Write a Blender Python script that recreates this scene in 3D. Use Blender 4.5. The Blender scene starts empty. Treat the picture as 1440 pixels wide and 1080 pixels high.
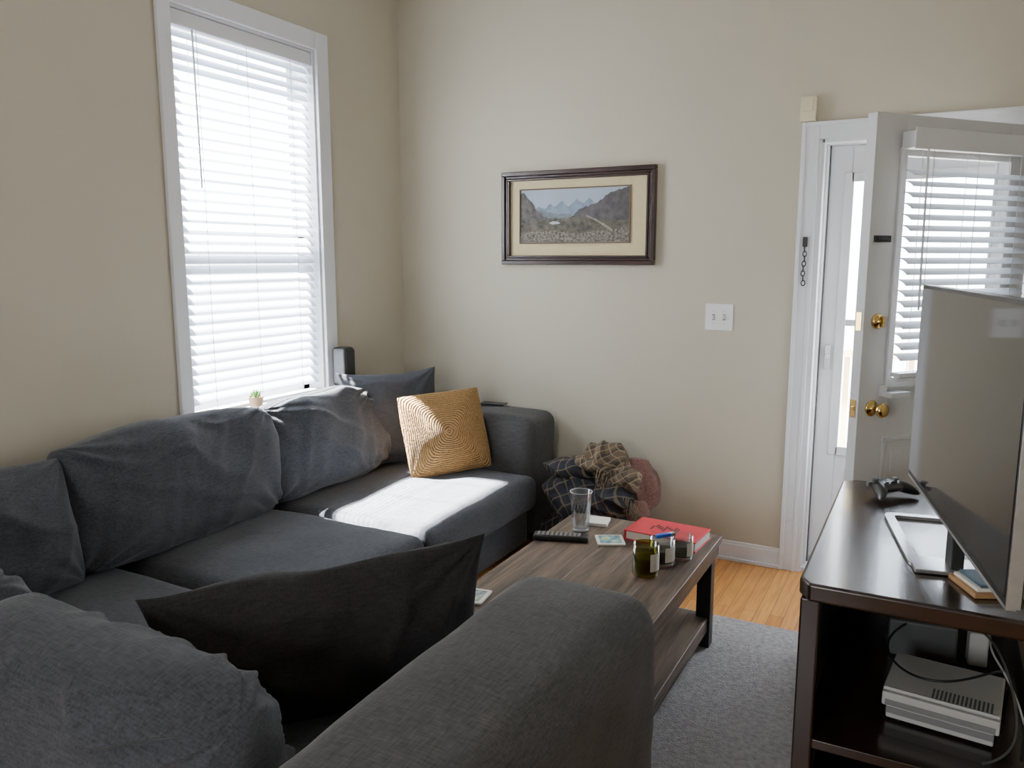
import bpy, bmesh, math, random
from mathutils import Vector, Matrix, noise
random.seed(7)
S=bpy.context.scene
COL=bpy.context.collection

# ------------------------------------------------------------------ materials
def new_mat(name):
    m=bpy.data.materials.new(name); m.use_nodes=True
    nt=m.node_tree; b=nt.nodes['Principled BSDF']
    return m,nt,b
def setp(b,**k):
    for n,v in k.items():
        n=n.replace('_',' ')
        if n in b.inputs: b.inputs[n].default_value=v
def mat(name,col,rough=.6,var=.08,scale=20,bump=0.0,bscale=None,metal=0,stretch=(1,1,1),spec=.5,detail=4):
    m,nt,b=new_mat(name)
    N=nt.nodes;L=nt.links
    setp(b,Roughness=rough,Metallic=metal)
    if 'Specular IOR Level' in b.inputs: b.inputs['Specular IOR Level'].default_value=spec
    tc=N.new('ShaderNodeTexCoord'); mp=N.new('ShaderNodeMapping'); mp.inputs['Scale'].default_value=stretch
    L.new(tc.outputs['Object'],mp.inputs[0])
    nz=N.new('ShaderNodeTexNoise'); nz.inputs['Scale'].default_value=scale; nz.inputs['Detail'].default_value=detail
    L.new(mp.outputs[0],nz.inputs[0])
    cr=N.new('ShaderNodeValToRGB')
    c=Vector(col[:3])
    cr.color_ramp.elements[0].position=.3; cr.color_ramp.elements[1].position=.7
    cr.color_ramp.elements[0].color=(*[max(0,x*(1-var)) for x in c],1)
    cr.color_ramp.elements[1].color=(*[min(1,x*(1+var)) for x in c],1)
    L.new(nz.outputs[0],cr.inputs[0]); L.new(cr.outputs[0],b.inputs['Base Color'])
    if bump>0:
        n2=N.new('ShaderNodeTexNoise'); n2.inputs['Scale'].default_value=bscale or scale*3; n2.inputs['Detail'].default_value=5
        L.new(mp.outputs[0],n2.inputs[0])
        bp=N.new('ShaderNodeBump'); bp.inputs['Strength'].default_value=bump; bp.inputs['Distance'].default_value=.01
        L.new(n2.outputs[0],bp.inputs['Height']); L.new(bp.outputs[0],b.inputs['Normal'])
    return m
def fabric(name,c1,c2,scale=1.0,sheen=.2):
    m,nt,b=new_mat(name);N=nt.nodes;L=nt.links
    setp(b,Roughness=.95)
    b.inputs['Specular IOR Level'].default_value=.15
    if 'Sheen Weight' in b.inputs: b.inputs['Sheen Weight'].default_value=sheen; b.inputs['Sheen Roughness'].default_value=.5
    tc=N.new('ShaderNodeTexCoord')
    outs=[]
    for st in ((220,30,220),(30,220,220)):
        mp=N.new('ShaderNodeMapping'); mp.inputs['Scale'].default_value=tuple(s*scale for s in st)
        L.new(tc.outputs['Object'],mp.inputs[0])
        nz=N.new('ShaderNodeTexNoise'); nz.inputs['Scale'].default_value=1; nz.inputs['Detail'].default_value=3
        L.new(mp.outputs[0],nz.inputs[0]); outs.append(nz)
    big=N.new('ShaderNodeTexNoise'); big.inputs['Scale'].default_value=3; L.new(tc.outputs['Object'],big.inputs[0])
    ad=N.new('ShaderNodeMath'); ad.operation='ADD'; L.new(outs[0].outputs[0],ad.inputs[0]); L.new(outs[1].outputs[0],ad.inputs[1])
    ml=N.new('ShaderNodeMath'); ml.operation='MULTIPLY_ADD'; L.new(ad.outputs[0],ml.inputs[0]); ml.inputs[1].default_value=.42; 
    bm_=N.new('ShaderNodeMath'); bm_.operation='MULTIPLY'; bm_.inputs[1].default_value=.16; L.new(big.outputs[0],bm_.inputs[0]); L.new(bm_.outputs[0],ml.inputs[2])
    cr=N.new('ShaderNodeValToRGB'); cr.color_ramp.elements[0].position=.36; cr.color_ramp.elements[1].position=.64
    cr.color_ramp.elements[0].color=(*c1,1); cr.color_ramp.elements[1].color=(*c2,1)
    L.new(ml.outputs[0],cr.inputs[0]); L.new(cr.outputs[0],b.inputs['Base Color'])
    bp=N.new('ShaderNodeBump'); bp.inputs['Strength'].default_value=.3; bp.inputs['Distance'].default_value=.003
    L.new(ad.outputs[0],bp.inputs['Height']); L.new(bp.outputs[0],b.inputs['Normal'])
    return m

M={}
M['wall']=mat('wall_paint',(.505,.462,.365),.85,.015,3,.04,180)
M['ceil']=mat('ceiling_paint',(.72,.71,.68),.9,.01,3)
M['trim']=mat('white_trim',(.72,.73,.75),.45,.015,6)
M['door']=mat('door_white',(.64,.64,.64),.5,.03,5)
M['sofa']=fabric('slate_fabric',(.036,.039,.046),(.080,.085,.097),1,.15)
M['sofa2']=fabric('slate_fabric_arm',(.040,.039,.039),(.088,.085,.084),1,.12)
M['pil']=fabric('charcoal_fabric',(.034,.037,.044),(.064,.068,.079))
M['dark']=fabric('dark_charcoal_fabric',(.017,.015,.015),(.031,.028,.028),1,.05)
M['black']=mat('black_plastic',(.012,.012,.013),.4,.1,40)
M['blackm']=mat('black_iron',(.015,.015,.017),.5,.1,40)
M['silver']=mat('brushed_silver',(.55,.56,.58),.3,.05,60,metal=.9)
M['brass']=mat('polished_brass',(.75,.52,.18),.2,.05,30,metal=1)
M['plate']=mat('switch_plate',(.80,.80,.78),.35,.01,10)
M['cream']=mat('cream_plastic',(.70,.63,.43),.5,.02,10)
M['paper']=mat('paper',(.78,.75,.66),.8,.04,60)
M['red']=mat('red_cloth_cover',(.55,.025,.04),.55,.06,50)
M['white']=mat('white_plastic',(.58,.57,.54),.5,.02,20)
M['gray']=mat('dark_gray_plastic',(.10,.10,.10),.45,.05,20)
M['midgray']=mat('mid_gray_plastic',(.24,.235,.23),.5,.05,20)
M['blue']=mat('blue_plastic',(.03,.12,.55),.35,.03,20)
M['terra']=mat('clay',(.45,.30,.18),.8,.1,40)
M['green']=mat('succulent_green',(.12,.28,.08),.6,.2,40)
M['tan']=fabric('tan_wool',(.07,.05,.032),(.25,.185,.12),.5)
M['pink']=fabric('dusty_rose_wool',(.10,.05,.04),(.20,.105,.085),.5)
def wood(name,c1,c2,rough,axis='y',scale=1,spec=.5,coat=0,p0=.32,p1=.68):
    m,nt,b=new_mat(name);N=nt.nodes;L=nt.links
    setp(b,Roughness=rough); b.inputs['Specular IOR Level'].default_value=spec
    if coat: b.inputs['Coat Weight'].default_value=coat; b.inputs['Coat Roughness'].default_value=.12
    tc=N.new('ShaderNodeTexCoord'); mp=N.new('ShaderNodeMapping')
    mp.inputs['Scale'].default_value={'y':(18*scale,1.2*scale,18*scale),'x':(1.2*scale,18*scale,18*scale),'z':(18*scale,18*scale,1.2*scale)}[axis]
    L.new(tc.outputs['Object'],mp.inputs[0])
    nz=N.new('ShaderNodeTexNoise'); nz.inputs['Scale'].default_value=1.6; nz.inputs['Detail'].default_value=10; nz.inputs['Roughness'].default_value=.62; nz.inputs['Distortion'].default_value=.8
    L.new(mp.outputs[0],nz.inputs[0])
    cr=N.new('ShaderNodeValToRGB'); cr.color_ramp.elements[0].position=p0; cr.color_ramp.elements[1].position=p1
    cr.color_ramp.elements[0].color=(*c1,1); cr.color_ramp.elements[1].color=(*c2,1)
    L.new(nz.outputs[0],cr.inputs[0]); L.new(cr.outputs[0],b.inputs['Base Color'])
    bp=N.new('ShaderNodeBump'); bp.inputs['Strength'].default_value=.12; bp.inputs['Distance'].default_value=.003
    L.new(nz.outputs[0],bp.inputs['Height']); L.new(bp.outputs[0],b.inputs['Normal'])
    return m
M['espresso']=wood('espresso_wood',(.014,.007,.005),(.030,.014,.010),.25,'y',1,.5,.4)
M['rustic']=wood('rustic_brown_wood',(.045,.030,.022),(.195,.138,.098),.42,'y',1.3,p0=.36,p1=.64)
M['framew']=wood('mahogany_frame',(.014,.006,.005),(.036,.015,.011),.35,'x',1)

def floor_mat():
    m,nt,b=new_mat('oak_floor');N=nt.nodes;L=nt.links
    setp(b,Roughness=.28)
    tc=N.new('ShaderNodeTexCoord'); mp=N.new('ShaderNodeMapping'); mp.inputs['Rotation'].default_value=(0,0,math.pi/2)
    L.new(tc.outputs['Object'],mp.inputs[0])
    br=N.new('ShaderNodeTexBrick'); br.inputs['Scale'].default_value=1; br.inputs['Brick Width'].default_value=.9; br.inputs['Row Height'].default_value=.057
    br.inputs['Mortar Size'].default_value=.0012; br.inputs['Color1'].default_value=(.68,.33,.09,1); br.inputs['Color2'].default_value=(.50,.21,.05,1)
    br.inputs['Mortar'].default_value=(.14,.06,.02,1); br.offset=.37
    L.new(mp.outputs[0],br.inputs[0])
    m2=N.new('ShaderNodeMapping'); m2.inputs['Scale'].default_value=(40,3,1); L.new(tc.outputs['Object'],m2.inputs[0])
    nz=N.new('ShaderNodeTexNoise'); nz.inputs['Scale'].default_value=1.5; nz.inputs['Detail'].default_value=6; L.new(m2.outputs[0],nz.inputs[0])
    mx=N.new('ShaderNodeMixRGB'); mx.blend_type='MULTIPLY'; mx.inputs[0].default_value=.6
    cr=N.new('ShaderNodeValToRGB'); cr.color_ramp.elements[0].position=.35; cr.color_ramp.elements[0].color=(.55,.45,.35,1); cr.color_ramp.elements[1].position=.6; cr.color_ramp.elements[1].color=(1,1,1,1)
    L.new(nz.outputs[0],cr.inputs[0]); L.new(br.outputs[0],mx.inputs[1]); L.new(cr.outputs[0],mx.inputs[2]); L.new(mx.outputs[0],b.inputs['Base Color'])
    return m
M['floor']=floor_mat()
M['rug']=mat('grey_rug',(.37,.35,.345),.98,.22,55,.9,160,spec=.1,detail=8)

def wicker():
    m,nt,b=new_mat('woven_straw');N=nt.nodes;L=nt.links
    setp(b,Roughness=.8)
    tc=N.new('ShaderNodeTexCoord'); sp=N.new('ShaderNodeSeparateXYZ'); L.new(tc.outputs['Object'],sp.inputs[0])
    ax=N.new('ShaderNodeMath');ax.operation='ABSOLUTE';L.new(sp.outputs[0],ax.inputs[0])
    az=N.new('ShaderNodeMath');az.operation='ABSOLUTE';L.new(sp.outputs[2],az.inputs[0])
    mx=N.new('ShaderNodeMath');mx.operation='SMOOTH_MAX';L.new(ax.outputs[0],mx.inputs[0]);L.new(az.outputs[0],mx.inputs[1]);mx.inputs[2].default_value=.08
    nn=N.new('ShaderNodeTexNoise');nn.inputs['Scale'].default_value=12;L.new(tc.outputs['Object'],nn.inputs[0])
    ma=N.new('ShaderNodeMath');ma.operation='MULTIPLY_ADD';L.new(nn.outputs[0],ma.inputs[0]);ma.inputs[1].default_value=.016;L.new(mx.outputs[0],ma.inputs[2])
    ml=N.new('ShaderNodeMath');ml.operation='MULTIPLY';L.new(ma.outputs[0],ml.inputs[0]);ml.inputs[1].default_value=2*math.pi/.0095
    si=N.new('ShaderNodeMath');si.operation='SINE';L.new(ml.outputs[0],si.inputs[0])
    n2=N.new('ShaderNodeTexVoronoi');n2.inputs['Scale'].default_value=120;L.new(tc.outputs['Object'],n2.inputs[0])
    ad=N.new('ShaderNodeMath');ad.operation='MULTIPLY_ADD';L.new(n2.outputs[0],ad.inputs[0]);ad.inputs[1].default_value=-1.4;L.new(si.outputs[0],ad.inputs[2])
    cr=N.new('ShaderNodeValToRGB');mr=N.new('ShaderNodeMapRange');mr.inputs[1].default_value=-2.0;mr.inputs[2].default_value=1;L.new(ad.outputs[0],mr.inputs[0])
    cr.color_ramp.elements[0].color=(.17,.078,.022,1);cr.color_ramp.elements[1].color=(.46,.26,.085,1);cr.color_ramp.elements[1].position=.75
    L.new(mr.outputs[0],cr.inputs[0]);L.new(cr.outputs[0],b.inputs['Base Color'])
    bp=N.new('ShaderNodeBump');bp.inputs['Strength'].default_value=.9;bp.inputs['Distance'].default_value=.004
    L.new(ad.outputs[0],bp.inputs['Height']);L.new(bp.outputs[0],b.inputs['Normal'])
    return m
M['wicker']=wicker()

def plaid(name,base,band,line,rot,sc=1.0):
    m,nt,b=new_mat(name);N=nt.nodes;L=nt.links
    setp(b,Roughness=.95)
    tc=N.new('ShaderNodeTexCoord'); 
    nz=N.new('ShaderNodeTexNoise');nz.inputs['Scale'].default_value=6;L.new(tc.outputs['Object'],nz.inputs[0])
    va=N.new('ShaderNodeVectorMath');va.operation='MULTIPLY_ADD';L.new(nz.outputs[1],va.inputs[0]);va.inputs[1].default_value=(.09,.09,.09);L.new(tc.outputs['Object'],va.inputs[2])
    mp=N.new('ShaderNodeMapping');mp.inputs['Rotation'].default_value=rot;L.new(va.outputs[0],mp.inputs[0])
    prev=None
    for k,(ax,period,duty,col) in enumerate((('X',.085/sc,.30,band),('Z',.095/sc,.28,band),('X',.0425/sc,.14,line),('Z',.0475/sc,.14,line))):
        sp=N.new('ShaderNodeSeparateXYZ');L.new(mp.outputs[0],sp.inputs[0])
        q=N.new('ShaderNodeMath');q.operation='DIVIDE';L.new(sp.outputs[0 if ax=='X' else 2],q.inputs[0]);q.inputs[1].default_value=period
        fr=N.new('ShaderNodeMath');fr.operation='FRACT';L.new(q.outputs[0],fr.inputs[0])
        ls=N.new('ShaderNodeMath');ls.operation='LESS_THAN';L.new(fr.outputs[0],ls.inputs[0]);ls.inputs[1].default_value=duty
        hf=N.new('ShaderNodeMath');hf.operation='MULTIPLY';L.new(ls.outputs[0],hf.inputs[0]);hf.inputs[1].default_value=.6
        mx=N.new('ShaderNodeMixRGB');L.new(hf.outputs[0],mx.inputs[0]);mx.inputs[2].default_value=(*col,1)
        if prev is None: mx.inputs[1].default_value=(*base,1)
        else: L.new(prev.outputs[0],mx.inputs[1])
        prev=mx
    L.new(prev.outputs[0],b.inputs['Base Color'])
    return m
M['stripe']=plaid('dark_plaid_blanket',(.012,.012,.016),(.022,.026,.040),(.16,.12,.07),(.5,.4,.3),.8)
M['brownplaid']=plaid('brown_plaid_blanket',(.13,.095,.06),(.035,.025,.02),(.33,.25,.16),(.3,.7,.2),1.4)

def glassy(name,tint,mixf,rough=.03,mul=.8):
    m,nt,b=new_mat(name);N=nt.nodes;L=nt.links;N.remove(b)
    o=N['Material Output'];t=N.new('ShaderNodeBsdfTransparent');t.inputs[0].default_value=(*tint,1)
    g=N.new('ShaderNodeBsdfGlossy');g.inputs['Roughness'].default_value=rough
    lw=N.new('ShaderNodeLayerWeight');lw.inputs[0].default_value=mixf
    mr=N.new('ShaderNodeMath');mr.operation='MULTIPLY';mr.inputs[1].default_value=mul
    L.new(lw.outputs['Facing'],mr.inputs[0])
    mx=N.new('ShaderNodeMixShader');L.new(mr.outputs[0],mx.inputs[0]);L.new(t.outputs[0],mx.inputs[1]);L.new(g.outputs[0],mx.inputs[2]);L.new(mx.outputs[0],o.inputs[0])
    return m
M['pane']=glassy('window_glass',(.98,.99,1),.10,.03,.5)
M['gl']=glassy('drinking_glass',(.97,.98,.985),.3,.12,.8)
M['cgl']=glassy('olive_candle_glass',(.62,.60,.16),.25,.08,.6)
def screenm():
    m,nt,b=new_mat('insect_screen');N=nt.nodes;L=nt.links
    setp(b,Roughness=.9);b.inputs['Base Color'].default_value=(.10,.11,.13,1)
    t=N.new('ShaderNodeBsdfTransparent');mx=N.new('ShaderNodeMixShader');mx.inputs[0].default_value=.55
    L.new(t.outputs[0],mx.inputs[1]);L.new(b.outputs[0],mx.inputs[2]);L.new(mx.outputs[0],N['Material Output'].inputs[0])
    return m
M['screen']=screenm()
def slatm():
    m,nt,b=new_mat('white_blind_slat');N=nt.nodes;L=nt.links
    setp(b,Roughness=.5);b.inputs['Base Color'].default_value=(.82,.84,.87,1)
    tr=N.new('ShaderNodeBsdfTranslucent');tr.inputs[0].default_value=(.86,.91,.98,1)
    mx=N.new('ShaderNodeMixShader');mx.inputs[0].default_value=.40
    L.new(b.outputs[0],mx.inputs[1]);L.new(tr.outputs[0],mx.inputs[2]);L.new(mx.outputs[0],N['Material Output'].inputs[0])
    return m
M['slat']=slatm()
def tvm():
    m,nt,b=new_mat('tv_screen');setp(b,Roughness=.06);b.inputs['Base Color'].default_value=(.016,.016,.020,1)
    b.inputs['IOR'].default_value=1.75
    return m
M['tv']=tvm()

# ------------------------------------------------------------------ helpers
def link(o,parent=None):
    COL.objects.link(o)
    if parent is not None: o.parent=parent
    return o
def empty(name,loc=(0,0,0),rotz=0):
    e=bpy.data.objects.new(name,None);e.empty_display_size=.1;COL.objects.link(e);e.location=loc;e.rotation_euler=(0,0,rotz);return e
def finish(bm,name,mt,parent=None,smooth=False,bevel=0,seg=3):
    bmesh.ops.recalc_face_normals(bm,faces=bm.faces)
    me=bpy.data.meshes.new(name);bm.to_mesh(me);bm.free()
    if isinstance(mt,(list,tuple)):
        for x in mt: me.materials.append(x)
    else: me.materials.append(mt)
    for p in me.polygons: p.use_smooth=smooth
    o=bpy.data.objects.new(name,me);link(o,parent)
    if bevel>0:
        md=o.modifiers.new('bevel','BEVEL');md.width=bevel;md.segments=seg;md.limit_method='ANGLE';md.angle_limit=math.radians(40)
        for p in me.polygons: p.use_smooth=True
        md.harden_normals=True
    return o
def addbox(bm,a,b,mi=0,mtx=None):
    r=bmesh.ops.create_cube(bm,size=1)
    for v in r['verts']:
        v.co=Vector(((a[i]+b[i])/2+v.co[i]*(b[i]-a[i]) for i in range(3)))
        if mtx: v.co=mtx@v.co
    fs=set(f for v in r['verts'] for f in v.link_faces)
    for f in fs: f.material_index=mi
    return r['verts']
def boxes(name,lst,mt,parent=None,bevel=0,seg=2):
    bm=bmesh.new()
    for t in lst: addbox(bm,t[0],t[1],t[2] if len(t)>2 else 0)
    return finish(bm,name,mt,parent,False,bevel,seg)
def lathe(name,prof,mt,parent=None,loc=(0,0,0),n=40,axis=None,smooth=True):
    bm=bmesh.new();rings=[]
    for r,z in prof:
        rings.append([bm.verts.new((r*math.cos(2*math.pi*i/n),r*math.sin(2*math.pi*i/n),z)) for i in range(n)] if r>1e-5 else [bm.verts.new((0,0,z))])
    for a,b in zip(rings,rings[1:]):
        for i in range(n):
            j=(i+1)%n
            if len(a)==1 and len(b)>1: bm.faces.new((a[0],b[i],b[j]))
            elif len(b)==1 and len(a)>1: bm.faces.new((a[i],a[j],b[0]))
            elif len(a)>1: bm.faces.new((a[i],a[j],b[j],b[i]))
    o=finish(bm,name,mt,parent,smooth)
    o.location=loc
    if axis is not None: o.rotation_euler=axis
    return o
def softbox(name,a,b,r,mt,parent=None,puff=0,wr=0,seed=0,cuts=26,side_puff=0):
    bm=bmesh.new();bmesh.ops.create_cube(bm,size=2)
    bmesh.ops.subdivide_edges(bm,edges=bm.edges[:],cuts=cuts,use_grid_fill=True)
    a=Vector(a);b=Vector(b);c=(a+b)/2;h=(b-a)/2
    for v in bm.verts:
        u=Vector((math.sin(v.co[i]*math.pi/2) for i in range(3)))
        p=Vector((u[i]*h[i] for i in range(3)))
        q=Vector((max(-(h[i]-r),min(h[i]-r,p[i])) for i in range(3)))
        d=p-q
        if d.length>1e-6: p=q+d.normalized()*r
        if u.z>.3: p.z+=puff*(1-u.x**2)*(1-u.y**2)*(u.z)
        if side_puff:
            p.x+=side_puff*u.x*(1-u.y**2)*(1-u.z**2);p.y+=side_puff*u.y*(1-u.x**2)*(1-u.z**2)
        if wr:
            nn=noise.fractal(Vector((p.x*3+seed,p.y*3,p.z*3)),1,2,4)
            p+= (d.normalized() if d.length>1e-6 else Vector())*nn*wr
        v.co=p
    o=finish(bm,name,mt,parent,True);o.location=c
    return o
def pillow(name,w,h,t,mt,c,r,u,parent=None,seed=0,wr=.008,p=2.2,q=.55,pinch=.07,N=60,sag=0,droop=0,wf=5,crease=1.0,edge=.8,rc=0):
    """c centre, r right vec, u up vec (world)"""
    r=Vector(r).normalized();u=Vector(u);u=(u-r*u.dot(r)).normalized();n=u.cross(r)
    bm=bmesh.new();G=[{},{}]
    for s in (0,1):
        for i in range(N+1):
            for j in range(N+1):
                if s==1 and (i in(0,N) or j in(0,N)): G[1][i,j]=G[0][i,j];continue
                a=math.sin((i/N*2-1)*math.pi/2*.98)/math.sin(math.pi/2*.98);b=math.sin((j/N*2-1)*math.pi/2*.98)/math.sin(math.pi/2*.98)
                cn=(abs(a)*abs(b))**3
                x=a*w/2*(1-pinch*(1-b*b)*abs(a)**2)-math.copysign(rc*cn,a);z=b*h/2*(1-pinch*(1-a*a)*abs(b)**2)-math.copysign(rc*cn,b)
                th=t/2*(max(0,(1-abs(a)**p)*(1-abs(b)**p)))**q
                th*=1-.25*sag*b
                z-=droop*(1-a*a)*(b+1)/2
                sg=1 if s==0 else -1
                rad=min(1,th/(t/2)*1.3)
                k=noise.noise(Vector((x*wf+seed*3.1,z*wf+sg*5,seed)))
                wx=x+.10*noise.noise(Vector((x*4,z*4,seed+3)));wz=z+.10*noise.noise(Vector((x*4+9,z*4,seed+5)))
                r1=1-abs(noise.noise(Vector((wx*2.5+wz*7+seed*1.7,wz*2,seed+9+sg))))*2
                r2=1-abs(noise.noise(Vector((wx*7-wz*2.5+seed*2.7,wx*1.5,seed+19+sg))))*2
                cr_=max(0,r1)**4*.9+max(0,r2)**4*.7
                ang=math.atan2(1-abs(b),1-abs(a)+1e-4)
                k3=math.sin(ang*13+seed)*math.exp(-((1-abs(a))**2+(1-abs(b))**2)*2.5)
                y=sg*(th+rad*(wr*1.6*k+crease*wr*.8*cr_+wr*.6*k3))
                z+=rad*wr*1.0*k
                e=noise.noise(Vector((x*4+seed,z*4,7)))*wr*edge
                G[s][i,j]=bm.verts.new((x+e,y,z+e))
    for s in (0,1):
        for i in range(N):
            for j in range(N):
                vs=[G[s][i,j],G[s][i+1,j],G[s][i+1,j+1],G[s][i,j+1]]
                try: bm.faces.new(vs)
                except ValueError: pass
    o=finish(bm,name,mt,parent,True)
    m=Matrix(((r.x,n.x,u.x,c[0]),(r.y,n.y,u.y,c[1]),(r.z,n.z,u.z,c[2]),(0,0,0,1)))
    o.matrix_world=m
    return o
def tube(name,pts,rad,mt,parent=None,cyc=False,res=8):
    cu=bpy.data.curves.new(name,'CURVE');cu.dimensions='3D';cu.bevel_depth=rad;cu.bevel_resolution=3;cu.resolution_u=res
    sp=cu.splines.new('NURBS' if len(pts)>3 else 'POLY');sp.points.add(len(pts)-1)
    for i,p in enumerate(pts): sp.points[i].co=(*p,1)
    if sp.type=='NURBS': sp.use_endpoint_u=True;sp.order_u=4
    sp.use_cyclic_u=cyc
    cu.materials.append(mt)
    o=bpy.data.objects.new(name,cu);link(o,parent);return o

# ------------------------------------------------------------------ room shell
RX=3.5;RY=-6.0;H=3.0
WY0,WY1,WZ0,WZ1=-1.57,-.71,.80,2.52
boxes('floor',[((-.2,RY-.2,-.1),(RX+.2,.2,0))],M['floor'])
boxes('ceiling',[((-.2,RY-.2,H),(RX+.2,.2,H+.1))],M['ceil'])
T=.16
boxes('wall_left',[((-T,RY,0),(0,WY0,H)),((-T,WY1,0),(0,T,H)),((-T,WY0,0),(0,WY1,WZ0-.02)),((-T,WY0,WZ1),(0,WY1,H))],M['wall'])
DX0,DX1,DZ=2.31,3.14,2.03
boxes('wall_back',[((0,0,0),(DX0-.005,T,H)),((DX1+.005,0,0),(RX,T,H)),((DX0-.005,0,DZ),(DX1+.005,T,H))],M['wall'])
boxes('wall_right',[((RX,RY,0),(RX+T,T,H))],M['wall'])
boxes('wall_rear',[((0,RY-T,0),(1.4,RY,H)),((2.4,RY-T,0),(RX,RY,H)),((1.4,RY-T,0),(2.4,RY,.9)),((1.4,RY-T,2.1),(2.4,RY,H))],M['wall'])  # window opening behind the camera is added, unseen, to let in fill light
boxes('baseboard_back',[((0.0,-.014,0),(2.222,0,.085)),((0.0,-.010,.085),(2.222,0,.10)),((0.0,-.026,0),(2.222,-.014,.018)),((3.23,-.014,0),(RX,0,.10))],M['trim'],bevel=.003)
boxes('baseboard_left',[((0,RY,0),(.014,-.03,.10))],M['trim'],bevel=.003)
boxes('baseboard_right',[((RX-.014,RY,0),(RX,-.03,.10))],M['trim'],bevel=.003)

# ------------------------------------------------------------------ window 1
w1=empty('window_1')
tw=.085;tl_=.065
boxes('casing',[((0,WY0-tl_,WZ0-.08),(.02,WY0,WZ1+tw)),((0,WY1,WZ0-.08),(.02,WY1+tw,WZ1+tw)),((0,WY0,WZ1),(.02,WY1,WZ1+tw)),
  ((0,WY0,WZ0-.09),(.018,WY1,WZ0-.02))],M['trim'],w1,.004)
boxes('jambs',[((-T,WY0-.001,WZ0),(-.001,WY0+.012,WZ1)),((-T,WY1-.012,WZ0),(-.001,WY1+.001,WZ1)),((-T,WY0+.012,WZ1-.012),(-.001,WY1-.012,WZ1+.001))],M['trim'],w1)
boxes('stool',[((-T,WY0+.0,WZ0-.02),(.0,WY1,WZ0)),((0,WY0-tl_-.01,WZ0-.02),(.075,WY1+tw+.01,WZ0))],M['trim'],w1,.003)
y0,y1=WY0+.012,WY1-.012;zm=1.60
boxes('sash_frames',[((-.135,y0,WZ0),(-.10,y0+.045,zm+.02)),((-.135,y1-.045,WZ0),(-.10,y1,zm+.02)),((-.135,y0,WZ0),(-.10,y1,WZ0+.05)),((-.135,y0,zm-.025),(-.10,y1,zm+.025)),
  ((-.158,y0,zm),(-.136,y0+.04,WZ1-.012)),((-.158,y1-.04,zm),(-.136,y1,WZ1-.012)),((-.158,y0,WZ1-.06),(-.136,y1,WZ1-.012))],M['trim'],w1,.002)
boxes('pane_lower',[((-.12,y0+.045,WZ0+.05),(-.118,y1-.045,zm-.025))],M['pane'],w1)
boxes('pane_upper',[((-.148,y0+.04,zm+.0),(-.146,y1-.04,WZ1-.06))],M['pane'],w1)
bm=bmesh.new();vs=[bm.verts.new(c) for c in((-.155,y0,WZ0),(-.155,y1,WZ0),(-.155,y1,zm-.01),(-.155,y0,zm-.01))];bm.faces.new(vs)
finish(bm,'insect_screen',M['screen'],w1)
def slats(name,parent,u0,u1,z0,z1,pitch,width,tilt,orient,depth0,thick=.003,curve=.004):
    bm=bmesh.new();z=z1;k=0
    while z>z0:
        tl=tilt+random.uniform(-.03,.03)
        for s in range(4):
            a0=-1+s*.5;a1=a0+.5
            def P(a,off):
                d=a*width/2;hh=curve*(1-a*a)+off
                return d*math.cos(tl)+hh*math.sin(tl), -d*math.sin(tl)+hh*math.cos(tl)
            q=[P(a0,0),P(a1,0),P(a1,thick),P(a0,thick)]
            V=[]
            for uu in(u0,u1):
                for dd,zz in q: V.append(bm.verts.new(orient(uu,depth0+dd,z+zz)))
            for f in((0,1,2,3),(7,6,5,4),(0,4,5,1),(1,5,6,2),(2,6,7,3),(3,7,4,0)): bm.faces.new([V[i] for i in f])
        z-=pitch;k+=1
    return finish(bm,name,M['slat'],parent,False)
slats('blind_slats',w1,y0+.006,y1-.006,WZ0+.05,WZ1-.10,.044,.048,math.radians(47),lambda u,d,z:(d,u,z),-.045,.002,.003)
boxes('blind_headrail',[((-.075,y0+.002,WZ1-.075),(-.008,y1-.002,WZ1-.014)),((-.07,y0+.004,WZ0+.012),(-.02,y1-.004,WZ0+.03))],M['trim'],w1,.004)
for k,yy in enumerate((y0+.14,(y0+y1)/2,y1-.14)):
    boxes('blind_ladder_%d'%k,[((-.0735,yy,WZ0+.03),(-.0725,yy+.003,WZ1-.07)),((-.0175,yy,WZ0+.03),(-.0165,yy+.003,WZ1-.07))],M['trim'],w1)
tube('tilt_wand',[(-.004,y0+.11,WZ1-.08),(.002,y0+.11,1.80)],.004,M['trim'],w1)

# ------------------------------------------------------------------ door frame, storm door, open door
t1=empty('trim_1')
boxes('door_casing',[((2.222,-.018,0),(DX0-.012,0,DZ+.075)),((2.222,-.026,0),(2.24,-.018,DZ+.075)),((DX0-.03,-.024,0),(DX0-.012,-.018,DZ)),
 ((DX1+.012,-.018,0),(DX1+.09,0,DZ+.075)),((DX0-.012,-.018,DZ),(DX1+.012,0,DZ+.075)),((2.24,-.026,DZ+.057),(DX1+.09,-.018,DZ+.075))],M['trim'],t1,.003)
boxes('door_jamb',[((DX0-.012,-.012,0),(DX0+.012,.112,DZ)),((DX1-.012,-.012,0),(DX1+.012,T,DZ)),((DX0,-.012,DZ-.018),(DX1,T,DZ+.001)),((DX0+.012,.05,0),(DX0+.022,.112,DZ-.018)),((DX0,0,0),(DX1,T,.02))],M['trim'],t1,.002)
boxes('weatherstrip',[((DX0+.022,.098,.02),(DX0+.028,.112,DZ-.018))],M['gray'],t1)
ch=empty('door_chain')
cx=2.262
boxes('chain_plate',[((cx-.010,-.036,1.555),(cx+.010,-.018,1.60))],M['blackm'],ch,.003)
bm=bmesh.new()
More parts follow.
